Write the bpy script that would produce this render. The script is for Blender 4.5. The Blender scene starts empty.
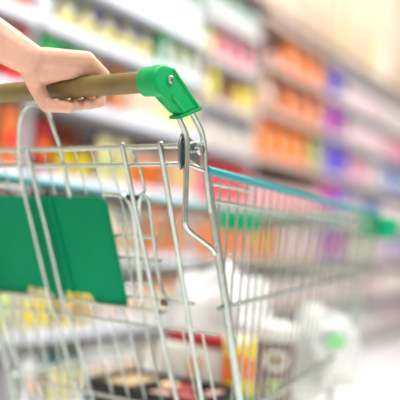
import bpy, bmesh, math, random
from mathutils import Vector, Matrix, noise
random.seed(7)
S = bpy.context.scene
COL = S.collection

# ------------------------------------------------------------ camera, world, lights, exposure
cam_d = bpy.data.cameras.new('camera'); cam = bpy.data.objects.new('camera', cam_d); COL.objects.link(cam)
cam_d.sensor_width = 36; cam_d.sensor_fit = 'HORIZONTAL'; cam_d.lens = 66.6
cam_d.clip_start = 0.05; cam_d.clip_end = 100
rot = Matrix(((0.85348271, -0.01976763, 0.5207461), (0.51812347, -0.07484006, -0.85202526), (0.05581519, 0.9969996, -0.05363262)))
cam.matrix_world = Matrix.Translation((0.57576, -0.82010, 0.80695)) @ rot.to_4x4()
cam_d.dof.use_dof = True; cam_d.dof.focus_distance = 1.06; cam_d.dof.aperture_fstop = 1.65
S.camera = cam
S.view_settings.view_transform = 'Standard'; S.view_settings.look = 'None'
S.view_settings.exposure = -0.42; S.view_settings.gamma = 1; S.view_settings.use_curve_mapping = False

w = bpy.data.worlds.new('world'); S.world = w; w.use_nodes = True
w.node_tree.nodes['Background'].inputs[0].default_value = (0.97, 0.98, 1.0, 1)
w.node_tree.nodes['Background'].inputs[1].default_value = 0.5

def area(name, loc, size, power, rot=(0, 0, 0), col=(1, 1, 1)):
    d = bpy.data.lights.new(name, 'AREA'); d.shape = 'RECTANGLE'; d.size, d.size_y = size; d.energy = power; d.color = col
    o = bpy.data.objects.new(name, d); COL.objects.link(o); o.location = loc; o.rotation_euler = rot; return o
LAMPS = [(-0.35, 0.0), (-0.35, 2.6), (-0.35, 5.2), (1.6, -1.4), (1.6, 1.4), (1.6, 4.2)]
for i, (x, y) in enumerate(LAMPS):
    area('ceiling_light_glow', (x, y, 3.86), (0.5, 2.0), 85, col=(1, 0.985, 0.96))

# ------------------------------------------------------------ materials
MATS = {}
def mat(name, col, rough=0.5, metal=0.0, var=0.0, scale=20, col2=None, alpha=None, emit=None, trans=0.0, sss=0.0, bump=0.0, spec=None):
    if name in MATS: return MATS[name]
    m = bpy.data.materials.new(name); m.use_nodes = True; nt = m.node_tree; b = nt.nodes['Principled BSDF']
    b.inputs['Roughness'].default_value = rough; b.inputs['Metallic'].default_value = metal
    b.inputs['Base Color'].default_value = (*col, 1)
    if spec is not None: b.inputs['Specular IOR Level'].default_value = spec
    if var > 0 or col2 or bump:
        tc = nt.nodes.new('ShaderNodeTexCoord'); n = nt.nodes.new('ShaderNodeTexNoise'); n.inputs['Scale'].default_value = scale
        n.inputs['Detail'].default_value = 4
        nt.links.new(tc.outputs['Object'], n.inputs['Vector'])
        if var > 0 or col2:
            r = nt.nodes.new('ShaderNodeValToRGB'); r.color_ramp.elements[0].position = 0.35; r.color_ramp.elements[1].position = 0.65
            c2 = col2 or tuple(max(0, c * (1 - var)) for c in col)
            r.color_ramp.elements[0].color = (*c2, 1); r.color_ramp.elements[1].color = (*col, 1)
            nt.links.new(n.outputs['Fac'], r.inputs['Fac']); nt.links.new(r.outputs['Color'], b.inputs['Base Color'])
        if bump:
            bp = nt.nodes.new('ShaderNodeBump'); bp.inputs['Strength'].default_value = bump; bp.inputs['Distance'].default_value = 0.002
            nt.links.new(n.outputs['Fac'], bp.inputs['Height']); nt.links.new(bp.outputs['Normal'], b.inputs['Normal'])
    if trans: b.inputs['Transmission Weight'].default_value = trans
    if alpha is not None: b.inputs['Alpha'].default_value = alpha
    if sss:
        b.inputs['Subsurface Weight'].default_value = sss; b.inputs['Subsurface Radius'].default_value = (1, 0.35, 0.2); b.inputs['Subsurface Scale'].default_value = 0.012
    if emit: b.inputs['Emission Color'].default_value = (*col, 1); b.inputs['Emission Strength'].default_value = emit
    MATS[name] = m; return m
steel = mat('zinc_wire', (0.56, 0.64, 0.59), 0.27, 1.0, var=0.15, scale=60)
steel_d = mat('dull_steel', (0.30, 0.34, 0.33), 0.35, 0.9)
chrome = mat('bolt_steel', (0.8, 0.8, 0.78), 0.2, 1.0)
aqua = mat('teal_rim', (0.005, 0.30, 0.33), 0.35, 0.0, spec=.3)
green = mat('green_plastic', (0.0, 0.40, 0.11), 0.30, var=0.06, scale=8, spec=.35)
green_b = mat('green_bumper', (0.0, 0.40, 0.17), 0.45, spec=.2)
panelm = mat('green_flap_plastic', (0.0, 0.30, 0.13), 0.5, var=0.12, scale=6, spec=.08)
black = mat('black_plastic', (0.015, 0.015, 0.017), 0.4)
gripm = mat('olive_grip', (0.23, 0.175, 0.055), 0.42, var=0.25, scale=25)
skin = mat('skin', (0.84, 0.50, 0.36), 0.5, var=0.14, scale=30, sss=0.25, bump=0.15)
rubber = mat('grey_rubber', (0.12, 0.12, 0.12), 0.7)

# ------------------------------------------------------------ mesh helpers
def link(name, bm, m, parent=None, smooth=True):
    me = bpy.data.meshes.new(name); bmesh.ops.recalc_face_normals(bm, faces=bm.faces); bm.to_mesh(me); bm.free()
    if smooth:
        me.polygons.foreach_set('use_smooth', [True] * len(me.polygons))
        try: me.set_sharp_from_angle(angle=math.radians(40))
        except Exception: pass
    me.materials.append(m)
    o = bpy.data.objects.new(name, me); COL.objects.link(o)
    if parent: o.parent = parent
    return o
def empty(name, loc=(0, 0, 0), rz=0):
    o = bpy.data.objects.new(name, None); COL.objects.link(o); o.location = loc; o.rotation_euler = (0, 0, rz); o.empty_display_size = 0.05; return o
def tag(o, label=None, cat=None, group=None, kind=None):
    if label: o['label'] = label
    if cat: o['category'] = cat
    if group: o['group'] = group
    if kind: o['kind'] = kind
    return o
def smooth_pts(pts, n=5, closed=False):
    P = [Vector(p) for p in pts]; out = []; L = len(P)
    rng = range(L if closed else L - 1)
    for i in rng:
        if closed: a, b, c, d = P[(i - 1) % L], P[i], P[(i + 1) % L], P[(i + 2) % L]
        else: a, b, c, d = P[max(i - 1, 0)], P[i], P[i + 1], P[min(i + 2, L - 1)]
        for k in range(n):
            t = k / n
            out.append(0.5 * ((2 * b) + (c - a) * t + (2 * a - 5 * b + 4 * c - d) * t * t + (3 * b - a - 3 * c + d) * t ** 3))
    if not closed: out.append(P[-1])
    return out
def tube(bm, pts, r, seg=8, closed=False):
    P = [Vector(p) for p in pts]; n = len(P); rings = []
    rs = r if isinstance(r, (list, tuple)) else [r] * n
    T = []
    for i in range(n):
        a = P[(i - 1) % n] if (closed or i > 0) else P[i]; b = P[(i + 1) % n] if (closed or i < n - 1) else P[i]
        T.append((b - a).normalized())
    up = Vector((0, 0, 1)) if abs(T[0].z) < 0.9 else Vector((1, 0, 0))
    N = (up - T[0] * up.dot(T[0])).normalized()
    for i in range(n):
        N = (N - T[i] * N.dot(T[i])).normalized(); B = T[i].cross(N)
        rings.append([bm.verts.new(P[i] + (N * math.cos(2 * math.pi * k / seg) + B * math.sin(2 * math.pi * k / seg)) * rs[i]) for k in range(seg)])
    for i in range(n if closed else n - 1):
        A, B_ = rings[i], rings[(i + 1) % n]
        for k in range(seg):
            bm.faces.new((A[k], A[(k + 1) % seg], B_[(k + 1) % seg], B_[k]))
    if not closed:
        bm.faces.new(rings[0][::-1]); bm.faces.new(rings[-1])
def box(bm, x0, x1, y0, y1, z0, z1, bev=0.0, seg=2):
    r = bmesh.ops.create_cube(bm, size=1)
    for v in r['verts']:
        v.co = Vector(((x0 + x1) / 2 + v.co.x * (x1 - x0), (y0 + y1) / 2 + v.co.y * (y1 - y0), (z0 + z1) / 2 + v.co.z * (z1 - z0)))
    if bev:
        es = list({e for v in r['verts'] for e in v.link_edges})
        bmesh.ops.bevel(bm, geom=es, offset=bev, segments=seg, affect='EDGES', profile=0.5)
def lathe(bm, prof, seg=20, sx=1, sy=1, c=(0, 0, 0)):
    rings = []
    for r, z in prof:
        rings.append([bm.verts.new((c[0] + r * sx * math.cos(2 * math.pi * k / seg), c[1] + r * sy * math.sin(2 * math.pi * k / seg), c[2] + z)) for k in range(seg)])
    for A, B in zip(rings, rings[1:]):
        for k in range(seg): bm.faces.new((A[k], A[(k + 1) % seg], B[(k + 1) % seg], B[k]))
    bm.faces.new(rings[0][::-1]); bm.faces.new(rings[-1])
def prism(bm, poly, x0, x1, bev=0.0):
    """poly of (y,z) extruded along x."""
    a = [bm.verts.new((x0, y, z)) for y, z in poly]; b = [bm.verts.new((x1, y, z)) for y, z in poly]
    fs = [bm.faces.new(a[::-1]), bm.faces.new(b)]
    n = len(poly)
    for i in range(n): fs.append(bm.faces.new((a[i], a[(i + 1) % n], b[(i + 1) % n], b[i])))
    return fs
def B(): return bmesh.new()

# ------------------------------------------------------------ the setting
def tile_mat():
    m = bpy.data.materials.new('floor_tiles'); m.use_nodes = True; nt = m.node_tree; b = nt.nodes['Principled BSDF']
    tc = nt.nodes.new('ShaderNodeTexCoord'); br = nt.nodes.new('ShaderNodeTexBrick')
    br.inputs['Color1'].default_value = (0.86, 0.86, 0.86, 1); br.inputs['Color2'].default_value = (0.82, 0.82, 0.83, 1)
    br.inputs['Mortar'].default_value = (0.6, 0.6, 0.6, 1); br.inputs['Scale'].default_value = 1; br.offset = 0
    br.inputs['Mortar Size'].default_value = 0.004; br.inputs['Brick Width'].default_value = 0.6; br.inputs['Row Height'].default_value = 0.6
    nt.links.new(tc.outputs['Object'], br.inputs['Vector']); nt.links.new(br.outputs['Color'], b.inputs['Base Color'])
    b.inputs['Roughness'].default_value = 0.22; return m
bm = B(); box(bm, -2.1, 5, -4, 14, -0.1, 0); tag(link('floor', bm, tile_mat(), smooth=False), 'pale glossy tiled shop floor', 'floor', kind='structure')
bm = B(); box(bm, -2.1, 5, -4, 14, 3.9, 4.0); tag(link('ceiling', bm, mat('ceiling_white', (0.85, 0.85, 0.84), 0.9, var=0.03), smooth=False), 'white shop ceiling', 'ceiling', kind='structure')
bm = B(); box(bm, -2.2, -2.1, -4, 14, 0, 4.0)
tag(link('wall_left', bm, mat('wall_beige', (0.82, 0.68, 0.56), 0.8, var=0.06, scale=1.5), smooth=False), 'beige wall behind the shelving', 'wall', kind='structure')
bm = B(); box(bm, -2.2, 5, 14, 14.1, 0, 4.0)
tag(link('wall_back', bm, mat('wall_cream', (0.85, 0.80, 0.74), 0.8, var=0.05, scale=1.5), smooth=False), 'cream wall at the end of the aisle', 'wall', kind='structure')
wr = mat('wall_warm_grey', (0.50, 0.46, 0.43), 0.8, var=0.2, scale=.8)  # mid-tone walls out of view, added so the metal picks up contrast
bm = B(); box(bm, 5.0, 5.1, -4, 14, 0, 4.0); tag(link('unseen_wall_right', bm, wr, smooth=False), 'added warm grey wall out of view across the shop', 'wall', kind='structure')
bm = B(); box(bm, -2.2, 5, -4.1, -4, 0, 4.0); tag(link('unseen_wall_front', bm, wr, smooth=False), 'added warm grey wall out of view behind the viewer', 'wall', kind='structure')
lampw = mat('lamp_diffuser', (1, 0.99, 0.96), 0.6, emit=3.0)
whitem = mat('white_paint', (0.8, 0.8, 0.8), 0.45)
for i, (x, y) in enumerate(LAMPS):
    row = 'over the aisle by the shelving' if x < 0 else 'farther from the shelving'
    t = tag(empty('ceiling_lamp', (x, y, 3.9)), f'{["nearest", "middle", "farthest"][i % 3]} long white ceiling light {row}', 'lamp', f'ceiling lights {row}')
    bm = B(); box(bm, -0.28, 0.28, -1.05, 1.05, -0.03, 0.0, 0.004); link('housing', bm, whitem, t)
    bm = B(); box(bm, -0.24, 0.24, -1.0, 1.0, -0.036, -0.03); link('diffuser', bm, lampw, t)

# ------------------------------------------------------------ shelving
shelf_w = mat('shelf_white', (0.58, 0.58, 0.61), 0.45, var=0.05, scale=3)
strip_w = mat('price_strip', (0.66, 0.70, 0.79), 0.35)
strip_o = mat('price_strip_orange_reflect', (0.50, 0.36, 0.30), 0.45)  # peach tint paints in colour reflected by the orange goods
shelf_o = mat('shelf_orange_reflect', (0.50, 0.38, 0.32), 0.5, var=0.1, scale=3)  # boards of the orange bay carry the same painted-in reflected tint
strip_g = mat('price_strip_grey', (0.50, 0.44, 0.44), 0.4)
back_b = mat('shelf_back_brown', (0.20, 0.10, 0.07), 0.7, var=0.2, scale=3)
back_g = mat('shelf_back_grey', (0.45, 0.43, 0.42), 0.7, var=0.1, scale=3)
base_m = mat('shelf_base', (0.45, 0.45, 0.46), 0.5)
FX = -1.40   # front of the shelves
def shelf_unit(y0, y1, levels, top, label, strip, back, shelf_w):
    t = tag(empty('shelf_unit', (FX, (y0 + y1) / 2, 0)), label, 'shelf')
    h = (y1 - y0) / 2
    bm = B(); box(bm, -0.50, -0.47, -h, h, 0, top); link('back_panel', bm, back, t, False)
    for s in (-1, 1):
        bm = B(); box(bm, -0.47, -0.03, s * h - 0.012 if s > 0 else s * h, s * h if s > 0 else s * h + 0.012, 0, top); link('upright', bm, shelf_w, t, False)
    bm = B(); box(bm, -0.46, -0.02, -h + 0.013, h - 0.013, 0, 0.085, 0.004); link('base', bm, base_m, t, False)
    for z in levels:
        bm = B(); box(bm, -0.469, -0.004, -h + 0.013, h - 0.013, z - 0.03, z, 0.002); sh = link('shelf_board', bm, shelf_w, t, False)
        bm = B()
        a = [(-0.003, z + 0.012), (0.004, z + 0.012), (0.013, z - 0.030), (0.007, z - 0.034), (-0.003, z - 0.026)]
        va = [bm.verts.new((x, -h + 0.013, q)) for x, q in a]; vb = [bm.verts.new((x, h - 0.013, q)) for x, q in a]
        bm.faces.new(va); bm.faces.new(vb[::-1])
        for i in range(5): bm.faces.new((va[i], va[(i + 1) % 5], vb[(i + 1) % 5], vb[i]))
        link('price_strip', bm, strip, sh, False)
LV = {
 'red': (0.35, 1.19, [0.12, 0.42, 0.72, 1.02, 1.33, 1.61, 1.84], 2.18),
 'left': (1.20, 2.41, [0.12, 0.42, 0.72, 1.02, 1.33, 1.61, 1.83], 2.18),
 'mid': (2.42, 3.03, [0.12, 0.42, 0.72, 1.02, 1.31, 1.54, 1.78, 2.0], 2.18),
 'orange': (3.04, 4.10, [0.12, 0.42, 0.72, 1.02, 1.33, 1.62, 1.90, 2.17], 2.18),
 'far': (4.11, 5.50, [0.12, 0.42, 0.72, 1.02, 1.33, 1.62, 1.90, 2.17], 2.18),
 'end': (5.51, 7.50, [0.12, 0.42, 0.72, 1.02, 1.33, 1.62, 1.90, 2.17], 2.18)}
LAB = {'red': 'white shelf bay full of red packets at the left edge', 'left': 'white shelf bay of yellow-labelled bottles behind the hand',
 'mid': 'narrow grey shelf bay with pink and yellow boxes right of the green handle cap', 'orange': 'brown-backed shelf bay filled with orange bags',
 'far': 'grey shelf bay starting with purple and blue boxes', 'end': 'farthest grey shelf bay at the right edge'}
for k, (y0, y1, lv, top) in LV.items():
    shelf_unit(y0, y1, lv, top, LAB[k], strip_w if k in ('red', 'left') else (strip_o if k == 'orange' else strip_g), back_b if k in ('orange', 'red') else back_g, shelf_o if k == 'orange' else shelf_w)
bm = B(); box(bm, -1.9, -1.385, 0.35, 7.5, 2.185, 2.235, 0.004)
tag(link('shelf_canopy', bm, mat('canopy_dark', (0.16, 0.12, 0.10), 0.5, var=0.1, scale=4), smooth=False), 'long dark board capping all the shelf bays', 'board')

# ------------------------------------------------------------ goods on the shelves
CC = dict(red=(0.78, 0.03, 0.03), orange=(0.95, 0.22, 0.03), dorange=(0.75, 0.20, 0.05), peach=(0.90, 0.50, 0.36), yellow=(0.92, 0.75, 0.03),
 pyellow=(0.88, 0.80, 0.40), white=(0.86, 0.86, 0.88), cream=(0.86, 0.78, 0.64), green=(0.03, 0.50, 0.14), lgreen=(0.50, 0.72, 0.20), mint=(0.55, 0.80, 0.66),
 blue=(0.03, 0.16, 0.60), teal=(0.02, 0.35, 0.42), purple=(0.25, 0.06, 0.55), magenta=(0.75, 0.06, 0.35), pink=(0.88, 0.22, 0.32), lpink=(0.88, 0.58, 0.60),
 brown=(0.25, 0.07, 0.03), dred=(0.35, 0.02, 0.02), tan=(0.70, 0.48, 0.26), grey=(0.60, 0.57, 0.57), black=(0.03, 0.02, 0.02), lilac=(0.60, 0.45, 0.75), beige=(0.60, 0.44, 0.33), sand=(0.68, 0.54, 0.42), khaki=(0.60, 0.57, 0.30), chalk=(.78, .70, .62))
WORD = dict(dorange='dark orange', pyellow='pale yellow', lgreen='light green', lpink='pale pink', dred='dark red')
def cm(c): return mat('pack_' + c, CC[c], 0.5, var=0.10, scale=12, spec=.15)
PROTO = {}
def make_bottle(n, c1, c2, wd, h):
    t = empty(n); r = wd / 2 * 0.92
    bm = B(); lathe(bm, [(r * .92, 0), (r, h * .03), (r, h * .62), (r * .9, h * .70), (r * .45, h * .80), (r * .36, h * .83), (r * .36, h * .86)], 16, 0.75, 1); link('bottle_body', bm, cm(c1), t)
    bm = B(); lathe(bm, [(r * .44, h * .85), (r * .46, h * .86), (r * .44, h * .98), (r * .36, h)], 14); link('cap', bm, cm(c2), t)
    bm = B(); lathe(bm, [(r * 1.01, h * .18), (r * 1.02, h * .19), (r * 1.02, h * .54), (r * 1.01, h * .55)], 16, 0.76, 1.0); link('label_band', bm, cm(c2), t)
    return t
def make_pouch(n, c1, c2, wd, h):
    t = empty(n); bm = B(); nx, nz = 8, 10; d = wd * .38
    f, b = [], []
    for j in range(nz + 1):
        fr, br = [], []
        for i in range(nx + 1):
            u, v = i / nx, j / nz
            th = (math.sin(math.pi * u) ** .5 if 0 < u < 1 else 0) * (0 if v == 1 else (1 - v ** 3)) * d
            y = (u - .5) * wd * (1 - .06 * math.sin(math.pi * v)); z = v * h
            wr = 0.004 * noise.noise(Vector((u * 5, v * 5, wd * 9)))
            fr.append(bm.verts.new((th * .5 + wr + .001, y, z))); br.append(bm.verts.new((-th * .5 - .001, y, z)))
        f.append(fr); b.append(br)
    for j in range(nz):
        for i in range(nx):
            bm.faces.new((f[j][i], f[j][i + 1], f[j + 1][i + 1], f[j + 1][i])); bm.faces.new((b[j][i + 1], b[j][i], b[j + 1][i], b[j + 1][i + 1]))
        bm.faces.new((f[j][0], f[j + 1][0], b[j + 1][0], b[j][0])); bm.faces.new((f[j + 1][nx], f[j][nx], b[j][nx], b[j + 1][nx]))
    for i in range(nx):
        bm.faces.new((f[0][i + 1], f[0][i], b[0][i], b[0][i + 1])); bm.faces.new((f[nz][i], f[nz][i + 1], b[nz][i + 1], b[nz][i]))
    link('bag_body', bm, cm(c1), t)
    bm = B(); bmesh.ops.create_uvsphere(bm, u_segments=14, v_segments=7, radius=1)
    for v in bm.verts: v.co = Vector((d * .40 + v.co.x * d * .16, v.co.y * wd * .30, h * .45 + v.co.z * h * .20))
    link('label_patch', bm, cm(c2), t); return t
def make_carton(n, c1, c2, wd, h):
    t = empty(n); d = wd * .6
    bm = B(); box(bm, -d / 2, d / 2, -wd / 2 * .97, wd / 2 * .97, 0, h, 0.003); link('box_body', bm, cm(c1), t, False)
    bm = B(); box(bm, d / 2, d / 2 + .0015, -wd * .36, wd * .36, h * .25, h * .72); link('label_panel', bm, cm(c2), t, False)
    return t
def make_tub(n, c1, c2, wd, h):
    t = empty(n); r = wd / 2 * .95
    bm = B(); lathe(bm, [(r * .86, 0), (r * .9, .004), (r * .97, h * .84)], 18); link('tub_body', bm, cm(c1), t)
    bm = B(); lathe(bm, [(r * .98, h * .84), (r * 1.02, h * .85), (r * 1.02, h * .96), (r * .95, h)], 18); link('lid', bm, cm(c2), t)
    return t
MK = dict(bottle=make_bottle, pouch=make_pouch, carton=make_carton, tub=make_tub)
NM = dict(bottle=('plastic_bottle', 'bottle', 'bottles', 'with a'), pouch=('snack_bag', 'bag', 'bags', ''), carton=('packed_box', 'box', 'boxes', ''), tub=('lidded_tub', 'tub', 'tubs', ''))
BAYN = dict(red='leftmost bay', left='bay behind the hand', mid='narrow middle bay', orange='orange bay', far='purple bay', end='farthest bay')
LVN = {1: 'lowest', 2: 'second lowest', 3: 'third lowest', 4: 'fourth lowest', 5: 'fifth lowest', 6: 'sixth lowest', 7: 'seventh lowest', 8: 'topmost'}
def ORD(i, n):
    if n == 1: return ''
    if i == n - 1: return 'rightmost '
    return ['leftmost ', 'second-from-left ', 'third-from-left ', 'fourth-from-left ', 'fifth-from-left ', 'sixth-from-left ', 'seventh-from-left ', 'eighth-from-left ', 'ninth-from-left ', 'tenth-from-left '][i]
def word(c): return WORD.get(c, c)
def place(kind, c1, c2, wd, h, loc, label, group, name=None, cat=None):
    key = (kind, c1, c2, round(wd, 3), round(h, 3))
    if key not in PROTO:
        r = MK[kind](name or NM[kind][0], c1, c2, wd, h); PROTO[key] = r
    else:
        p = PROTO[key]; r = p.copy(); COL.objects.link(r)
        for ch in [o for o in p.children]:
            c = ch.copy(); COL.objects.link(c); c.parent = r
    r.location = loc; tag(r, label, cat or NM[kind][1], group); r.rotation_euler = (0, 0, random.uniform(-.05, .05)); return r
def row(bay, li, y0, y1, kind, c1, c2, wd, h, dx=0.0, gap=1.08):
    z = LV[bay][2][li - 1]
    n = max(1, int((y1 - y0) / (wd * gap))); step = (y1 - y0) / n
    s1 = {'bottle': 'label', 'pouch': 'patch', 'carton': 'panel', 'tub': 'lid'}[kind]
    sz = 'set-back ' if dx < -0.06 else ''
    tail = f'with {word(c2)} {s1}, {LVN[li]} shelf, {BAYN[bay]}'
    grp = f'{sz}{word(c1)} {NM[kind][2]} {tail}'
    dep = {'bottle': wd * .37, 'pouch': wd * .21, 'carton': wd * .32, 'tub': wd * .5}[kind]
    lv = LV[bay][2]; h = min(h, (lv[li] if li < len(lv) else 2.18) - z - 0.048)
    for i in range(n):
        place(kind, c1, c2, wd, h, (FX - 0.025 - dep + dx, y0 + (i + .5) * step, z + 0.0005), (ORD(i, n) + f'{sz}{word(c1)} {NM[kind][1]} {tail}'), grp if n > 1 else None)
R_ = row
# red bay
for li, h in ((3, .2), (4, .24), (5, .22), (6, .2)): R_('red', li, .80, 1.18, 'pouch', 'red' if li % 2 else 'dorange', 'dorange' if li % 2 else 'red', .10, h)
R_('red', 2, .80, 1.18, 'carton', 'pyellow', 'lgreen', .10, .2)
R_('red', 7, .80, 1.0, 'carton', 'purple', 'magenta', .1, .25); R_('red', 7, 1.0, 1.18, 'pouch', 'red', 'orange', .1, .25)
# left bay, top to bottom
R_('left', 7, 1.22, 2.0, 'carton', 'white', 'mint', .12, .2); R_('left', 7, 2.0, 2.38, 'bottle', 'mint', 'white', .085, .22)
R_('left', 6, 1.22, 1.30, 'bottle', 'white', 'white', .07, .2)
R_('left', 6, 1.31, 1.98, 'bottle', 'white', 'yellow', .083, .125, gap=1.42)
R_('left', 6, 1.62, 2.05, 'carton', 'blue', 'blue', .14, .19, dx=-.11)
R_('left', 6, 1.22, 1.60, 'carton', 'mint', 'white', .12, .17, dx=-.11)
R_('left', 6, 1.99, 2.14, 'carton', 'green', 'white', .07, .18); R_('left', 6, 2.15, 2.39, 'bottle', 'lgreen', 'white', .075, .18)
R_('left', 5, 1.22, 1.52, 'carton', 'green', 'lgreen', .11, .22); R_('left', 5, 1.53, 1.80, 'pouch', 'dorange', 'tan', .085, .20)
R_('left', 5, 1.81, 2.05, 'carton', 'cream', 'peach', .11, .20); R_('left', 5, 2.06, 2.39, 'pouch', 'pyellow', 'lgreen', .10, .20)
R_('left', 4, 1.22, 1.36, 'pouch', 'dred', 'orange', .09, .21); R_('left', 4, 1.36, 1.60, 'tub', 'yellow', 'brown', .075, .13)
R_('left', 4, 1.36, 1.62, 'carton', 'brown', 'dred', .12, .24, dx=-.12)
R_('left', 4, 1.61, 1.86, 'pouch', 'pyellow', 'lgreen', .08, .20); R_('left', 4, 1.87, 2.12, 'tub', 'orange', 'cream', .08, .17)
R_('left', 4, 2.13, 2.39, 'pouch', 'peach', 'yellow', .085, .2)
R_('left', 3, 1.22, 1.40, 'pouch', 'orange', 'yellow', .10, .2); R_('left', 3, 1.41, 1.74, 'carton', 'pyellow', 'white', .10, .2)
R_('left', 3, 1.75, 1.98, 'tub', 'tan', 'white', .10, .15); R_('left', 3, 1.99, 2.39, 'pouch', 'orange', 'tan', .13, .24)
R_('left', 2, 1.22, 1.42, 'bottle', 'pyellow', 'yellow', .08, .2); R_('left', 2, 1.43, 1.66, 'bottle', 'yellow', 'tan', .08, .19)
R_('left', 2, 1.67, 1.98, 'carton', 'white', 'peach', .10, .17); R_('left', 2, 1.99, 2.39, 'tub', 'cream', 'orange', .12, .17)
R_('left', 1, 1.22, 1.40, 'pouch', 'white', 'peach', .11, .2); R_('left', 1, 1.41, 1.62, 'tub', 'pyellow', 'teal', .09, .17)
R_('left', 1, 1.63, 2.0, 'pouch', 'white', 'tan', .11, .2); R_('left', 1, 2.01, 2.39, 'pouch', 'cream', 'white', .12, .2)
# narrow bay
R_('mid', 8, 2.44, 3.01, 'carton', 'mint', 'grey', .14, .13); R_('mid', 7, 2.44, 2.52, 'bottle', 'lgreen', 'yellow', .07, .17)
R_('mid', 7, 2.53, 3.01, 'pouch', 'pink', 'lpink', .12, .15); R_('mid', 6, 2.44, 2.62, 'carton', 'yellow', 'pyellow', .085, .17)
R_('mid', 6, 2.63, 2.80, 'carton', 'brown', 'tan', .08, .14); R_('mid', 6, 2.81, 3.01, 'carton', 'yellow', 'tan', .09, .14)
R_('mid', 5, 2.44, 3.01, 'carton', 'grey', 'cream', .14, .14); R_('mid', 4, 2.44, 3.01, 'pouch', 'red', 'pink', .115, .20)
R_('mid', 3, 2.44, 3.01, 'pouch', 'dorange', 'orange', .13, .22); R_('mid', 2, 2.44, 3.01, 'carton', 'white', 'lpink', .13, .2)
R_('mid', 1, 2.44, 3.01, 'carton', 'cream', 'tan', .14, .2)
# orange bay
R_('orange', 7, 3.06, 3.38, 'carton', 'brown', 'lpink', .15, .10); R_('orange', 7, 3.39, 4.08, 'pouch', 'orange', 'peach', .17, .21)
R_('orange', 6, 3.06, 3.36, 'pouch', 'peach', 'white', .14, .20); R_('orange', 6, 3.37, 4.08, 'pouch', 'dorange', 'peach', .17, .21)
R_('orange', 5, 3.06, 3.88, 'pouch', 'orange', 'tan', .16, .235); R_('orange', 5, 3.89, 4.08, 'pouch', 'lgreen', 'pyellow', .09, .22)
R_('orange', 4, 3.06, 4.08, 'carton', 'lpink', 'pink', .16, .15)
R_('orange', 3, 3.06, 3.46, 'pouch', 'dorange', 'yellow', .13, .2); R_('orange', 3, 3.47, 4.08, 'carton', 'lpink', 'grey', .15, .2)
R_('orange', 2, 3.06, 4.08, 'carton', 'grey', 'lpink', .16, .18); R_('orange', 1, 3.06, 4.08, 'carton', 'white', 'grey', .17, .16)
# purple and blue bay
R_('far', 7, 4.13, 4.45, 'carton', 'purple', 'blue', .15, .20); R_('far', 6, 4.13, 4.22, 'carton', 'magenta', 'purple', .09, .22)
R_('far', 6, 4.23, 4.50, 'carton', 'purple', 'magenta', .13, .22); R_('far', 5, 4.13, 4.35, 'carton', 'blue', 'purple', .1, .24)
R_('far', 5, 4.36, 4.62, 'carton', 'purple', 'blue', .12, .22); R_('far', 4, 4.13, 4.35, 'carton', 'magenta', 'purple', .1, .24)
R_('far', 4, 4.36, 4.62, 'carton', 'purple', 'lilac', .12, .24); R_('far', 3, 4.13, 4.62, 'carton', 'purple', 'magenta', .15, .22)
R_('far', 7, 4.5, 5.48, 'carton', 'grey', 'lpink', .18, .18); R_('far', 6, 4.6, 5.48, 'carton', 'grey', 'lpink', .2, .2)
R_('far', 5, 4.68, 5.10, 'carton', 'lpink', 'magenta', .19, .18); R_('far', 5, 5.12, 5.48, 'carton', 'white', 'lpink', .17, .2)
R_('far', 4, 4.68, 5.10, 'carton', 'grey', 'lilac', .19, .2); R_('far', 4, 5.12, 5.48, 'carton', 'blue', 'lilac', .17, .16)
R_('far', 3, 4.68, 5.48, 'carton', 'cream', 'grey', .19, .2); R_('far', 2, 4.13, 5.48, 'carton', 'lpink', 'grey', .2, .18); R_('far', 1, 4.13, 5.48, 'carton', 'grey', 'white', .2, .18)
for li, c, d in ((7, 'grey', 'cream'), (6, 'lpink', 'magenta'), (5, 'blue', 'white'), (4, 'white', 'lpink'), (3, 'lilac', 'grey'), (2, 'cream', 'white'), (1, 'grey', 'lpink')):
    R_('end', li, 5.55, 7.0, 'carton', c, d, .26, .21)
# cartons stored on top
for y0, y1, wd, h, c1, c2, wds in ((1.2, 3.0, .42, .5, 'sand', 'chalk', 'over the bay behind the hand'), (3.05, 3.62, .28, .95, 'sand', 'beige', 'over the orange bay'), (3.65, 4.3, .3, .72, 'beige', 'sand', 'where the orange bay ends'),
        (4.32, 4.46, .14, .95, 'khaki', 'sand', 'just past the orange bay'), (4.48, 5.0, .25, 1.1, 'beige', 'sand', 'over the purple and blue bay'), (5.02, 5.2, .18, 1.2, 'khaki', 'beige', 'beside the tall white ones'),
        (5.22, 5.5, .27, 1.1, 'chalk', 'sand', 'near the upper right corner'), (5.55, 7.2, .4, 1.0, 'beige', 'sand', 'at the far right end')):
    n = max(1, round((y1 - y0) / wd)); st = (y1 - y0) / n
    for i in range(n):
        place('carton', c1, c2, wd, h, (-1.41 - wd * .32 , y0 + (i + .5) * st, 2.2355), ORD(i, n) + f'tall {word(c1)} stock carton on the dark board {wds}', f'{word(c1)} stock cartons {wds}' if n > 1 else None, name='stock_carton', cat='carton')

# ------------------------------------------------------------ shopping cart
cart = tag(empty('shopping_cart', (-0.275, 0.6, 0)), 'metal wire shopping cart with green handle caps, green seat flap and teal rims', 'shopping cart')
ORG = Vector((-0.275, 0.6, 0))
def part(name, bm, m, parent=None, smooth=True):
    bmesh.ops.translate(bm, verts=bm.verts, vec=-ORG)
    return link(name, bm, m, parent or cart, smooth)
MIR = lambda x: -0.55 - x
# handle grip
bm = B(); tube(bm, [(-0.526, 0, 1.02), (-0.024, 0, 1.02)], 0.0150, 28); part('handle_grip', bm, gripm)
bm = B(); tube(bm, [(-0.535, 0, 1.02), (-0.015, 0, 1.02)], 0.0115, 16); part('handle_bar', bm, steel_d)
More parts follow.
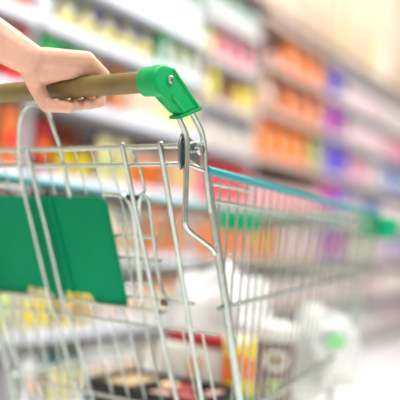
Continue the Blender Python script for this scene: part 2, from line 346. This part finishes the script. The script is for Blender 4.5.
# green end caps
def end_cap(x0, s):
    """s=+1 right side, -1 left: housing centred on x0"""
    bm = B()
    prof = [(0.0175, 0.0165), (0.0197, 0.0155), (0.0203, 0.013), (0.0200, 0.006), (0.0206, 0.004), (0.0203, -0.004), (0.019, -0.012)]
    pts = [(x0 - s * d, 0, 1.02) for r, d in prof]
    tube(bm, pts, [r for r, d in prof], 28)
    poly = [(-0.0195, 1.018), (-0.0165, 1.031), (-0.007, 1.0405), (0.005, 1.0445), (0.022, 1.0455), (0.035, 1.0415), (0.098, 1.0060), (0.099, 1.0005), (0.052, 0.9825), (0.046, 0.985), (0.020, 0.999), (-0.006, 1.0015)]
    bm2 = B(); prism(bm2, poly, *sorted((x0 - s * 0.002, x0 + s * 0.0145)))
    big = [f for f in bm2.faces if len(f.verts) == len(poly)]
    bmesh.ops.bevel(bm2, geom=[e for f in big for e in f.edges], offset=0.004, segments=3, affect='EDGES', profile=0.5)
    me = bpy.data.meshes.new('tmp'); bm2.to_mesh(me); bm2.free(); bm.from_mesh(me); bpy.data.meshes.remove(me)
    # sunken panel bordered by ribs on the outer face
    for a, b in (((0.024, 1.041), (0.094, 1.0025)), ((0.024, 1.004), (0.056, 0.988))):
        tube(bm, [(x0 + s * 0.0150, *a), (x0 + s * 0.0150, *b)], 0.0022, 8)
    # flange lip at the mouth
    lip = [(0.046, 0.9805), (0.048, 0.9755), (0.106, 0.9995), (0.105, 1.0050)]
    bm3 = B(); prism(bm3, lip, *sorted((x0 - s * 0.005, x0 + s * 0.0165))); bmesh.ops.bevel(bm3, geom=list(bm3.edges), offset=0.0018, segments=2, affect='EDGES')
    bm3.to_mesh(me := bpy.data.meshes.new('tmp')); bm3.free(); bm.from_mesh(me); bpy.data.meshes.remove(me)
    cp = part('end_cap', bm, green)
    bm = B(); tube(bm, [(x0 + s * 0.0135, 0.016, 1.0250), (x0 + s * 0.0160, 0.016, 1.0250)], 0.0078, 20); part('screw_recess', bm, green, cp).parent = cp
    bm = B(); tube(bm, [(x0 + s * 0.0150, 0.016, 1.0250), (x0 + s * 0.0178, 0.016, 1.0250), (x0 + s * 0.0186, 0.016, 1.0250)], [0.0058, 0.0056, 0.004], 20)
    sc = part('screw', bm, chrome, cp)
    bm = B()
    for a in (0.6, 0.6 + math.pi / 2):
        dy, dz = math.cos(a) * .0032, math.sin(a) * .0032
        tube(bm, [(x0 + s * .01865, 0.016 - dy, 1.0250 - dz), (x0 + s * .01865, 0.016 + dy, 1.0250 + dz)], 0.0006, 6)
    part('screw_slot', bm, black, cp)
end_cap(-0.010, 1); end_cap(-0.54, -1)
# side brackets and posts
for x, s in ((0.0, 1), (-0.55, -1)):
    bm = B()
    tube(bm, smooth_pts([(x - s * .006, 0.056, 0.992), (x - s * .004, 0.060, 0.978), (x, 0.073, 0.957), (x, 0.0775, 0.935), (x, 0.079, 0.914), (x, 0.083, 0.840), (x, 0.0865, 0.826), (x, 0.100, 0.817), (x, 0.160, 0.796), (x, 0.1745, 0.786)], 4), 0.0042, 12)
    part('rear_stay', bm, steel)
    bm = B()
    tube(bm, smooth_pts([(x - s * .006, 0.086, 1.002), (x - s * .004, 0.093, 0.992), (x, 0.116, 0.967), (x, 0.127, 0.940), (x, 0.136, 0.905), (x, 0.155, 0.850)], 4), 0.0044, 12)
    part('front_stay', bm, steel)
    bm = B(); xo = x - s * 0.003
    tube(bm, [(xo, 0.1425, 0.912), (xo, 0.143, 0.9085), (xo, 0.288, 0.546), (xo, 0.355, 0.385)], [0.0045, 0.0066, 0.0066, 0.0066], 16)
    po = part('corner_post', bm, steel)
    # bracket plate between the stays
    bm = B()
    poly = [(0.070, 0.958), (0.078, 0.962), (0.090, 0.957), (0.112, 0.950), (0.122, 0.935), (0.124, 0.918), (0.112, 0.921), (0.095, 0.928), (0.083, 0.915), (0.074, 0.905), (0.066, 0.918), (0.064, 0.940)]
    prism(bm, poly, x - s * 0.008, x - s * 0.005); bmesh.ops.bevel(bm, geom=list(bm.edges), offset=0.0008, segments=1, affect='EDGES')
    br = part('bracket_plate', bm, steel_d)
    bm = B(); tube(bm, [(x - s * .01, .104, .939), (x + s * .006, .104, .939), (x + s * .0062, .104, .939), (x + s * .010, .104, .939), (x + s * .0105, .104, .939)], [.0045, .0045, .0088, .0080, .005], 16)
    part('bolt', bm, chrome, br)
    bm = B(); tube(bm, smooth_pts([(x, 0.079, 0.944), (x, 0.104, 0.951), (x, 0.122, 0.944)], 4), 0.0032, 8); part('bracket_link', bm, steel)
# the rear gate: a plane that leans forward as it drops
def gp(x, z, k=0.0): return (x, 0.085 + (0.94 - z) * 0.47 + k, z)
gate_parts = []
bm = B(); tube(bm, [gp(-0.548, .941), gp(-0.002, .9425)], 0.0041, 12); part('top_rail', bm, steel)
bm = B(); tube(bm, [gp(-0.548, .915), gp(-0.006, .917), (-0.002, .128, .912)], 0.0036, 12); part('second_rail', bm, steel)
for x in (-0.118,):
    bm = B(); tube(bm, smooth_pts([gp(x, .946, -.004), gp(x, .93, -.006), gp(x, .80, -.006), gp(x, .60, -.006), gp(x + .004, .48, -.006), gp(x + .004, .42, -.006)], 3), 0.0040, 10); part('gate_bar', bm, steel)
    bm = B(); tube(bm, smooth_pts([gp(x + .007, .941, .004), gp(x + .009, .93, .010), gp(x + .012, .905, .014), gp(x + .012, .87, .012)], 3), 0.0026, 8); part('gate_hook', bm, steel)
for x, x2 in ((-0.048, -0.063), (MIR(-0.048), MIR(-0.063))):
    bm = B(); tube(bm, smooth_pts([gp(x, .946, -.004), gp(x, .93, -.006), gp((x * 2 + x2) / 3, .80, -.006), gp(x2, .55, -.006), gp(x2, .42, -.006)], 3), 0.0041, 10); part('gate_bar', bm, steel)
# paired long bars running over the flap, the left one looping above the rail
bm = B(); tube(bm, smooth_pts([gp(-.3395, .49, -.006), gp(-.350, .56, -.006), gp(-.350, .645, -.006), gp(-.351, .665, -.010), gp(-.353, .74, -.006), gp(-.351, .81, -.006), gp(-.348, .893, -.006), gp(-.334, .95, -.006), gp(-.321, .990, .0), gp(-.299, 1.008, .0), gp(-.275, 1.009, 0), gp(-.258, .997, 0), gp(-.253, .971, .0), gp(-.2515, .945, .003), gp(-.256, .91, .006), gp(-.259, .874, .008), gp(-.260, .80, .022)], 4), 0.0033, 10); part('looped_bar', bm, steel)
bm = B(); tube(bm, smooth_pts([gp(-.312, .49, -.006), gp(-.317, .64, -.006), gp(-.321, .665, -.010), gp(-.322, .75, -.006), gp(-.320, .81, -.006), gp(-.320, .893, -.006), gp(-.318, .935, -.006), gp(-.317, .946, -.004)], 4), 0.0033, 10); part('paired_bar', bm, steel)
bm = B()
for z, x0, x1, r in ((.806, -.45, -.104, .0028), (.770, -.45, -.106, .0027), (.729, -.45, -.14, .0029), (.703, -.19, -.057, .0029)):
    tube(bm, [gp(x0, z, .018), gp(x1, z, .018)], r, 8)
part('seat_crossbars', bm, steel)
bm = B()
for z, r, x0 in ((.685, .0027, -.112), (.657, .0029, -.010), (.508, .0029, -.010), (.44, .003, -.01)): tube(bm, [gp(-.545 if z < .68 else -.5, z), gp(x0, z)], r, 8)
part('gate_crossbars', bm, steel)
bm = B()
x = -.53
while x < -.02:
    if min(abs(x - q) for q in (-.118, -.06, -.350, -.316, -.432, -.49)) > .012:
        tube(bm, [gp(x, .690 if x < -.115 else .657, .003), gp(x, .44, .003)], 0.0018, 6)
    x += .0375
part('gate_grid', bm, steel)
bm = B(); x = -.50
while x < -.13:
    tube(bm, [gp(x, .943, .006), gp(x, .915, .008), gp(x - .004, .80, .02), gp(x - .006, .69, .02)], 0.0013, 6); x += .0345
part('seat_back_grid', bm, steel)
# seat hinge loops right of the flap
bm = B()
tube(bm, smooth_pts([gp(-.155, .700, .01), gp(-.150, .74, .01), gp(-.142, .80, .012), gp(-.137, .842, .012), gp(-.142, .866, .012), gp(-.16, .872, .012), gp(-.19, .873, .012)], 4), 0.0040, 8)
tube(bm, smooth_pts([gp(-.128, .80, .006), gp(-.121, .845, .006), gp(-.114, .866, .006), gp(-.106, .874, .006), gp(-.097, .867, .006), gp(-.099, .841, .006), gp(-.105, .786, .006), gp(-.108, .740, .006), gp(-.101, .716, .0), gp(-.094, .703, .0), gp(-.099, .688, .0), gp(-.116, .683, .0), gp(-.13, .69, .0)], 4), 0.0032, 8)
tube(bm, smooth_pts([gp(-.166, .83, .012), gp(-.168, .76, .012), gp(-.172, .69, .012)], 3), 0.0020, 8)
sl = part('seat_hinge_wire', bm, steel)
bm = B(); tube(bm, [gp(-.104, .702, -.004), gp(-.096, .702, -.004)], .006, 10); part('hinge_knob', bm, mat('rusty_bolt', (.20, .13, .09), .5, .6), sl)
bm = B(); box(bm, -.152, -.122, .128, .142, .864, .873, .002); part('black_clip', bm, black)
# green flap
def flap():
    bm = B()
    out = [(-.50, .862), (-.45, .864), (-.40, .866), (-.30, .867), (-.205, .868), (-.194, .8665), (-.189, .862), (-.187, .855), (-.190, .74), (-.1915, .686), (-.196, .6805), (-.255, .684), (-.260, .688), (-.264, .700), (-.27, .703), (-.322, .703), (-.328, .700), (-.332, .689), (-.337, .686), (-.352, .686), (-.356, .690), (-.36, .699), (-.366, .702), (-.415, .704), (-.421, .701), (-.426, .690), (-.432, .687), (-.50, .687)]
    f = [bm.verts.new(gp(x, z, .006)) for x, z in out]; b = [bm.verts.new(gp(x, z, .013)) for x, z in out]
    ff = bm.faces.new(f); bf = bm.faces.new(b[::-1]); n = len(out)
    for i in range(n): bm.faces.new((f[i], b[i], b[(i + 1) % n], f[(i + 1) % n]))
    bmesh.ops.bevel(bm, geom=list(ff.edges), offset=.0015, segments=2, affect='EDGES')
    return bm
fl = part('seat_flap', flap(), panelm, smooth=False)
bm = B()
for x in (-.3345, -.303): 
    tube(bm, [gp(x, .862, .005), gp(x - .001, .70, .005)], .0042, 10)
part('flap_groove_ridge', bm, panelm, fl)  # ridges stand in for the grooves, raised to give a shaded line

# basket: side, front and floor grids
def rx(y, z):  # right side inner x at forward y and height z
    taper = -0.045 * (y - .14) / .98
    return taper - (0.905 - z) * 0.10 * min(1, max(0, (y - .15) / .55))
YF = 1.12
def floor_z(y): return 0.43 + 0.05 * (y - .3) / .9
def yfront(z): return YF - (0.9 - z) * 0.10
for s in (1, -1):
    X = (lambda y, z: rx(y, z)) if s > 0 else (lambda y, z: -0.55 - rx(y, z))
    bm = B(); tube(bm, [(X(.135, .913), .135, .913), (X(.6, .906), .6, .906), (X(YF, .899), YF, .899)], .0068, 14); part('side_rim', bm, aqua)
    bm = B(); tube(bm, [(X(.15, .89), .15, .893), (X(.30, .89), .30, .894)], .003, 8)
    tube(bm, [(X(.145, .866), .145, .868), (X(YF, .858), YF, .858)], .0034, 10)
    for za, zb, r in ((.700, .747, .0044), (.508, .560, .0050)):
        y0 = .205 if za > .6 else .29
        tube(bm, [(X(y0, za), y0, za), (X(yfront(zb), zb), yfront(zb), zb)], r, 10)
    part('side_rail', bm, steel)
    bm = B(); y = .183
    while y < YF - .01:
        zb = floor_z(y); zt = .905
        if y < .36: zb = max(zb, .91 - (y - .14) / .395 + .0)
        tube(bm, smooth_pts([(X(y, zt), y, zt), (X(y, (zt + zb) / 2), y, (zt + zb) / 2), (X(y, zb), min(y, yfront(zb)), zb)], 2), .0023, 6)
        y += .034
    part('side_grid', bm, steel)
bm = B(); n = 12
for i in range(n + 1):
    u = i / n
    def xx(y, z): a = rx(y, z); return a + (-0.55 - 2 * a) * u
    tube(bm, [(xx(YF, .885), YF, .885), (xx(YF, .66), yfront(.66), .66), (xx(YF, .49), yfront(.49), .485)], .0023, 6)
part('front_grid', bm, steel)
bm = B()
for z, r in ((.899, .0055), (.858, .0034), (.747, .0034), (.560, .0034), (.485, .0034)):
    tube(bm, [(rx(YF, z), yfront(z), z), (-.55 - rx(YF, z), yfront(z), z)], r, 10)
part('front_rail', bm, steel)
bm = B(); tube(bm, [(rx(YF, .875) - .10, YF - .006, .886), (-.55 - rx(YF, .875) + .09, YF - .006, .886)], .005, 8); part('front_trim', bm, mat('pale_green_trim', (.30, .62, .48), .4))
bm = B()
for i in range(15):
    u = i / 14
    pts = []
    for y in (.33, .75, 1.08):
        a = rx(y, floor_z(y)); pts.append((a + (-0.55 - 2 * a) * u, y, floor_z(y)))
    tube(bm, pts, .0017, 6)
y = .33
while y < 1.10:
    a = rx(y, floor_z(y)); tube(bm, [(a, y, floor_z(y)), (-.55 - a, y, floor_z(y))], .0022, 6); y += .07
part('floor_grid', bm, steel)
# green corner bumpers
for s in (1, -1):
    xr = rx(YF, .87); bm = B()
    if s > 0: box(bm, xr - .052, xr + .052, YF - .012, YF + .022, .838, .892, .008, 3); box(bm, xr + .024, xr + .052, YF - .07, YF + .0, .838, .892, .008, 3)
    else:
        xl = -.55 - xr; box(bm, xl - .020, xl + .098, YF - .012, YF + .022, .838, .892, .008, 3); box(bm, xl - .020, xl + .006, YF - .05, YF + .0, .838, .892, .008, 3)
    part('corner_bumper', bm, green_b)
# chassis and castors below the picture
bm = B()
for x in (-.02, -.53):
    tube(bm, smooth_pts([(x, .352, .392), (x, .40, .30), (x, .36, .2), (x, .12, .16), (x, .02, .15)], 5), .0105, 12)
    tube(bm, [(x, .36, .2), (x * .7 - .275 * .3, 1.12, .17)], .0105, 12)
tube(bm, [(-.02, .12, .16), (-.53, .12, .16)], .0085, 10); tube(bm, [(-.0965, 1.12, .17), (-.4535, 1.12, .17)], .0085, 10)
tube(bm, [(-.02, .355, .39), (-.53, .355, .39)], .0085, 10)
for x in (-.11, -.44): tube(bm, [(x, 1.0, .467), (x, .9, .18)], .007, 10)
part('chassis', bm, steel)
for x, y in ((-.02, .06), (-.53, .06), (-.0965, 1.10), (-.4535, 1.10)):
    bm = B(); tube(bm, [(x - .014, y, .06), (x + .014, y, .06)], .06, 24); wh = part('wheel', bm, rubber)
    bm = B(); tube(bm, [(x - .019, y, .06), (x + .019, y, .06)], .014, 12)
    for q in (-.019, .019): box(bm, x + q - .002, x + q + .002, y - .016, y + .016, .055, .135)
    box(bm, x - .021, x + .021, y - .018, y + .018, .132, .16, .003); part('caster_fork', bm, steel_d, wh)

# ------------------------------------------------------------ things in the basket
def blob(name, c, size, m, seed, amp=.25, freq=3.0, flat=True, sub=4):
    bm = B(); bmesh.ops.create_icosphere(bm, subdivisions=sub, radius=1)
    off = Vector((seed * 3.1, seed * 1.7, seed))
    for v in bm.verts:
        p = v.co.copy(); k = 1 + amp * noise.noise(p * freq * .5 + off) + amp * .5 * abs(noise.noise(p * freq * 1.6 + off)) + amp * .2 * noise.noise(p * freq * 4 + off)
        q = Vector((p.x * size[0], p.y * size[1], p.z * size[2])) * k
        if flat and q.z < -size[2] * .75: q.z = -size[2] * .75
        v.co = q + Vector((0, 0, size[2] * .75))
    o = link(name, bm, m); o.location = c; return o
bagm = mat('white_plastic_film', (0.86, 0.87, 0.88), 0.35, var=0.05, scale=15)
bagt = mat('clear_bag_film', (0.80, 0.81, 0.80), 0.3, var=0.14, scale=14)
def fz(y): return floor_z(y) + .003
def in_basket(px, cat_, label, o): tag(o, label, cat_); return o
# lidded snack tub
bm = B(); lathe(bm, [(.041, 0), (.043, .004), (.043, .140), (.041, .145)], 28); tub = link('snack_tub', bm, mat('tub_maroon', (.16, .035, .06), .4))
tub.location = (-.135, .705, fz(.70)); tag(tub, 'maroon round snack tub with white domed lid and pale oval emblem in the basket', 'tub')
bm = B(); lathe(bm, [(.046, .138), (.048, .141), (.048, .158), (.044, .168), (.030, .178), (.012, .182)], 28); link('lid', bm, mat('lid_white', (.9, .9, .9), .35), tub)
def curved_patch(name, a0, w_, z0, h_, r, m, par, ring=None):
    bm = B(); n = 24; loops = []
    for k in range(n):
        t = 2 * math.pi * k / n; a = a0 + math.cos(t) * w_ / 2 / r; z = z0 + math.sin(t) * h_ / 2
        o_ = bm.verts.new((r * math.cos(a), r * math.sin(a), z))
        q = ring or 0.0
        a2 = a0 + math.cos(t) * w_ * q / 2 / r; z2 = z0 + math.sin(t) * h_ * q / 2
        loops.append((o_, bm.verts.new((r * math.cos(a2), r * math.sin(a2), z2)) if ring else None))
    if ring:
        for k in range(n):
            bm.faces.new((loops[k][0], loops[(k + 1) % n][0], loops[(k + 1) % n][1], loops[k][1]))
    else: bm.faces.new([l[0] for l in loops])
    return link(name, bm, m, par)
AC = math.atan2(-1.5, .7)
curved_patch('oval_emblem', AC, .062, .098, .046, .0438, mat('emblem_cream', (.82, .80, .72), .5), tub, ring=.55)
curved_patch('emblem_centre', AC - .27, .016, .098, .016, .0442, mat('emblem_tan', (.50, .30, .12), .5), tub, ring=.05)
curved_patch('emblem_centre', AC + .27, .016, .098, .016, .0442, mat('emblem_tan', (.50, .30, .12), .5), tub, ring=.05)
curved_patch('green_strip', AC, .066, .040, .034, .0438, mat('strip_lime', (.55, .66, .10), .5), tub, ring=.05)
# yellow and orange packet
def pillow(name, w_, h_, d_, m, loc, rz=0, rx_=0, seed=1):
    bm = B(); nx, nz = 12, 14; F_, K_ = [], []
    for j in range(nz + 1):
        a, b = [], []
        for i in range(nx + 1):
            u, v = i / nx, j / nz
            th = (math.sin(math.pi * u) ** .45 if 0 < u < 1 else 0) * (math.sin(math.pi * v) ** .4 if 0 < v < 1 else 0) * d_ / 2
            n_ = noise.noise(Vector((u * 4, v * 4, seed))) * .004
            a.append(bm.verts.new(((u - .5) * w_, -th - .0006 + n_ * th / d_ * 2, v * h_))); b.append(bm.verts.new(((u - .5) * w_, th + .0006, v * h_)))
        F_.append(a); K_.append(b)
    for j in range(nz):
        for i in range(nx):
            bm.faces.new((F_[j][i], F_[j][i + 1], F_[j + 1][i + 1], F_[j + 1][i])); bm.faces.new((K_[j][i + 1], K_[j][i], K_[j + 1][i], K_[j + 1][i + 1]))
        bm.faces.new((F_[j][0], F_[j + 1][0], K_[j + 1][0], K_[j][0])); bm.faces.new((F_[j + 1][nx], F_[j][nx], K_[j][nx], K_[j + 1][nx]))
    for i in range(nx):
        bm.faces.new((F_[0][i + 1], F_[0][i], K_[0][i], K_[0][i + 1])); bm.faces.new((F_[nz][i], F_[nz][i + 1], K_[nz][i + 1], K_[nz][i]))
    o = link(name, bm, m); o.location = loc; o.rotation_euler = (rx_, 0, rz); return o
def band_mat():
    m = bpy.data.materials.new('packet_yellow_orange'); m.use_nodes = True; nt = m.node_tree; b = nt.nodes['Principled BSDF']
    tc = nt.nodes.new('ShaderNodeTexCoord'); sp = nt.nodes.new('ShaderNodeSeparateXYZ'); r = nt.nodes.new('ShaderNodeValToRGB'); n = nt.nodes.new('ShaderNodeTexNoise'); n.inputs['Scale'].default_value = 25
    ad = nt.nodes.new('ShaderNodeMath'); ad.operation = 'MULTIPLY_ADD'; ad.inputs[1].default_value = .06
    nt.links.new(tc.outputs['Object'], sp.inputs[0]); nt.links.new(tc.outputs['Object'], n.inputs['Vector']); nt.links.new(n.outputs['Fac'], ad.inputs[0]); nt.links.new(sp.outputs['Z'], ad.inputs[2])
    r.color_ramp.interpolation = 'CONSTANT'
    e = r.color_ramp.elements; e[0].position = 0; e[0].color = (.10, .30, .08, 1); e[1].position = .055; e[1].color = (.85, .68, .03, 1)
    for p, c in ((.085, (.88, .22, .02, 1)), (.14, (.95, .68, .02, 1)), (.165, (.92, .85, .55, 1))):
        x = e.new(p); x.color = c
    nt.links.new(ad.outputs[0], r.inputs[0]); nt.links.new(r.outputs[0], b.inputs['Base Color']); b.inputs['Roughness'].default_value = .3; return m
o = pillow('snack_packet', .075, .155, .04, band_mat(), (-.178, .615, fz(.62)), .45, -.05); tag(o, 'yellow and orange snack packet standing left of the maroon tub', 'packet')
# white bags
o = blob('grocery_bag', (-.335, .815, fz(.82)), (.125, .075, .15), bagm, 2.3, .42, 4.0); tag(o, 'big crumpled white plastic bag in the middle of the basket', 'bag')
bm = B(); bmesh.ops.create_uvsphere(bm, u_segments=16, v_segments=8, radius=.022)
for v in bm.verts: v.co.y *= .25
st = link('green_patch', bm, mat('patch_mint', (.35, .75, .42), .5), o); st.location = (.01, -.106, .10)
o = blob('produce_bag', (-.12, .95, fz(.95)), (.085, .10, .105), bagt, 5.1, .5, 3.4); tag(o, 'crumpled clear bag with a round green sticker behind the maroon tub', 'bag')
bm = B(); tube(bm, [(0, 0, 0), (0, -.004, 0)], .020, 20); st = link('sticker', bm, mat('patch_green', (.30, .80, .35), .5), o); st.location = (.065, -.085, .115); st.rotation_euler = (0, 0, .5)
o = blob('produce_bag', (-.40, 1.00, fz(1.0)), (.05, .06, .085), bagt, 9.4, .30, 3.2); tag(o, 'smaller clear bag against the far side of the basket', 'bag')
# parcel with a red carton on it
z0 = fz(.65)
bm = B(); box(bm, -.10, .085, -.035, .035, 0, .118, .012, 3); o = link('paper_parcel', bm, mat('parcel_white', (.84, .82, .80), .6, var=.06, scale=18, bump=.4)); o.location = (-.30, .655, z0); tag(o, 'white wrapped parcel under the red carton', 'parcel')
bm = B(); box(bm, -.012, .022, -.0362, -.035, .045, .09); link('orange_label', bm, mat('parcel_orange', (.9, .35, .12), .5), o)
bm = B(); prism(bm, [(-.028, 0), (.028, 0), (.026, .022), (-.026, .022)], -.085, .085); bmesh.ops.bevel(bm, geom=list(bm.edges), offset=.002, segments=2, affect='EDGES')
o = link('red_carton', bm, mat('carton_red', (.42, .01, .02), .4, var=.1)); o.location = (-.295, .65, z0 + .1185); o.rotation_euler = (0, 0, -.12); tag(o, 'long flat red carton on the white parcel', 'carton')
# black food trays
def tray(x, y, w_, d_, m_in, label, group=None, stuff_kind=None):
    t = empty('food_tray', (x, y, fz(y) + .006)); tag(t, label, 'tray')
    bm = B(); box(bm, -w_ / 2, w_ / 2, -d_ / 2, d_ / 2, 0, .004, .001)
    for a in ((-w_ / 2, w_ / 2, d_ / 2 - .006, d_ / 2), (-w_ / 2, w_ / 2, -d_ / 2, -d_ / 2 + .006), (-w_ / 2, -w_ / 2 + .006, -d_ / 2, d_ / 2), (w_ / 2 - .006, w_ / 2, -d_ / 2, d_ / 2)): box(bm, *a, 0, .050, .002)
    link('tray_shell', bm, black, t)
    return t
t = tray(-.385, .51, .12, .17, None, 'black food tray with tan contents at the lower middle of the basket')
bm = B(); box(bm, -.052, .052, -.077, .077, .005, .042, .010, 3); link('filling', bm, mat('tray_tan', (.55, .40, .20), .6, var=.3, scale=60, bump=.5), t)
t = tray(-.235, .50, .155, .19, None, 'black food tray with red meat and a round tan slice beside the corner post')
for i, (x, y, c) in enumerate(((-.045, .05, 'meat_red'), (.0, -.02, 'meat_red'), (.045, .045, 'meat_pale'), (-.04, -.055, 'meat_pale'), (.05, -.055, 'meat_red'))):
    bm = B(); bmesh.ops.create_icosphere(bm, subdivisions=3, radius=1)
    for v in bm.verts:
        p = v.co.copy(); v.co = Vector((p.x * .028, p.y * .03, p.z * .012)) * (1 + .3 * noise.noise(p * 2 + Vector((i * 5, 0, 0))))
    q = link('meat_piece', bm, mat(c, (.40, .05, .05) if c == 'meat_red' else (.75, .45, .40), .4, var=.4, scale=60), t); q.location = (x, y, .034)
bm = B(); pts = [(.016 * math.cos(a), .016 * math.sin(a), 0) for a in [i * math.pi / 10 for i in range(20)]]; tube(bm, pts, .006, 10, closed=True)
q = link('round_slice', bm, mat('slice_tan', (.78, .58, .36), .5), t); q.location = (-.045, .0, .048)

# ------------------------------------------------------------ the person's hand and forearm
def capsule(bm, a, b, ra, rb, n=6):
    a, b = Vector(a), Vector(b)
    ring = []
    for i in range(n + 1):
        t = i / n; c = a.lerp(b, t); r = ra + (rb - ra) * t
        res = bmesh.ops.create_icosphere(bm, subdivisions=2, radius=r)
        for v in res['verts']: v.co += c
def chain(bm, pts, rs, n=6):
    for i in range(len(pts) - 1): capsule(bm, pts[i], pts[i + 1], rs[i], rs[i + 1], n)
def build_arm():
    bm = B()
    W = (-.192, -.052, 1.051)
    # fingers: MCP, PIP, DIP, TIP wrapped over the bar
    xs = [(-.203, -.197, -.194, -.192), (-.179, -.172, -.169, -.168), (-.153, -.146, -.144, -.145), (-.129, -.1225, -.122, -.124)]
    rr = [(.0125, .0098, .0088, .0078), (.0125, .0100, .0090, .0080), (.0120, .0096, .0086, .0077), (.0122, .0094, .0082, .0073)]
    my = [.000, .003, .001, -.004]
    for X, r, y0 in zip(xs, rr, my):
        chain(bm, [(X[0], y0, 1.0590), (X[1], .0255 + r[1] * .35, 1.0435), (X[2], .0235, 1.0010), (X[3], -.001, .9925)], r, 8)
        chain(bm, [(W[0] + (X[0] + .173) * .45, W[1] + .008, W[2] + .004), (X[0], y0, 1.0580)], (.0165, r[0] + .0015), 10)
    # palm pads
    chain(bm, [(-.172, -.042, 1.036), (-.150, -.018, 1.042), (-.133, .004, 1.049)], (.0165, .0145, .0115), 10)
    chain(bm, [(-.196, -.036, 1.030), (-.165, -.020, 1.038)], (.0150, .0120), 10)
    chain(bm, [(-.195, -.030, 1.050), (-.165, -.008, 1.050)], (.014, .013), 8)
    # thumb, down the near side of the bar and under it
    chain(bm, [(-.200, -.045, 1.042), (-.192, -.036, 1.014), (-.182, -.025, .9905), (-.147, -.0140, .9875)], (.0165, .0125, .0108, .0088), 10)
    chain(bm, [(-.192, -.058, 1.048), (-.192, -.039, 1.020)], (.018, .013), 8)
    # wrist and forearm
    chain(bm, [W, (-.203, -.085, 1.0635), (-.228, -.145, 1.089), (-.262, -.235, 1.122), (-.30, -.335, 1.155)], (.0240, .0275, .0315, .038, .041), 14)
    chain(bm, [(-.186, -.056, 1.056), (-.200, -.090, 1.0715)], (.018, .020), 8)
    # upper arm beyond the edge of the picture
    chain(bm, [(-.30, -.335, 1.155), (-.33, -.44, 1.28), (-.345, -.50, 1.38)], (.040, .046, .052), 10)
    me = bpy.data.meshes.new('arm_raw'); bm.to_mesh(me); bm.free()
    tmp = bpy.data.objects.new('arm_raw', me); COL.objects.link(tmp)
    md = tmp.modifiers.new('r', 'REMESH'); md.mode = 'VOXEL'; md.voxel_size = 0.0017
    ms = tmp.modifiers.new('s', 'SMOOTH'); ms.factor = .5; ms.iterations = 9
    dg = bpy.context.evaluated_depsgraph_get(); out = bpy.data.meshes.new_from_object(tmp.evaluated_get(dg))
    bpy.data.objects.remove(tmp); bpy.data.meshes.remove(me)
    out.polygons.foreach_set('use_smooth', [True] * len(out.polygons))
    out.materials.clear(); out.materials.append(skin)
    o = bpy.data.objects.new('person', out); COL.objects.link(o); return o
arm = build_arm()
tag(arm, 'bare forearm and right hand of a person gripping the cart handle', 'person')
bm = B(); tube(bm, smooth_pts([(-.322, -.405, 1.24), (-.33, -.44, 1.28), (-.345, -.50, 1.38), (-.36, -.54, 1.46)], 3), [.054, .055, .056, .058, .06, .061, .062, .063, .064, .066][:10], 24)
link('sleeve', bm, mat('sleeve_white', (.8, .8, .82), .8, var=.05), arm)
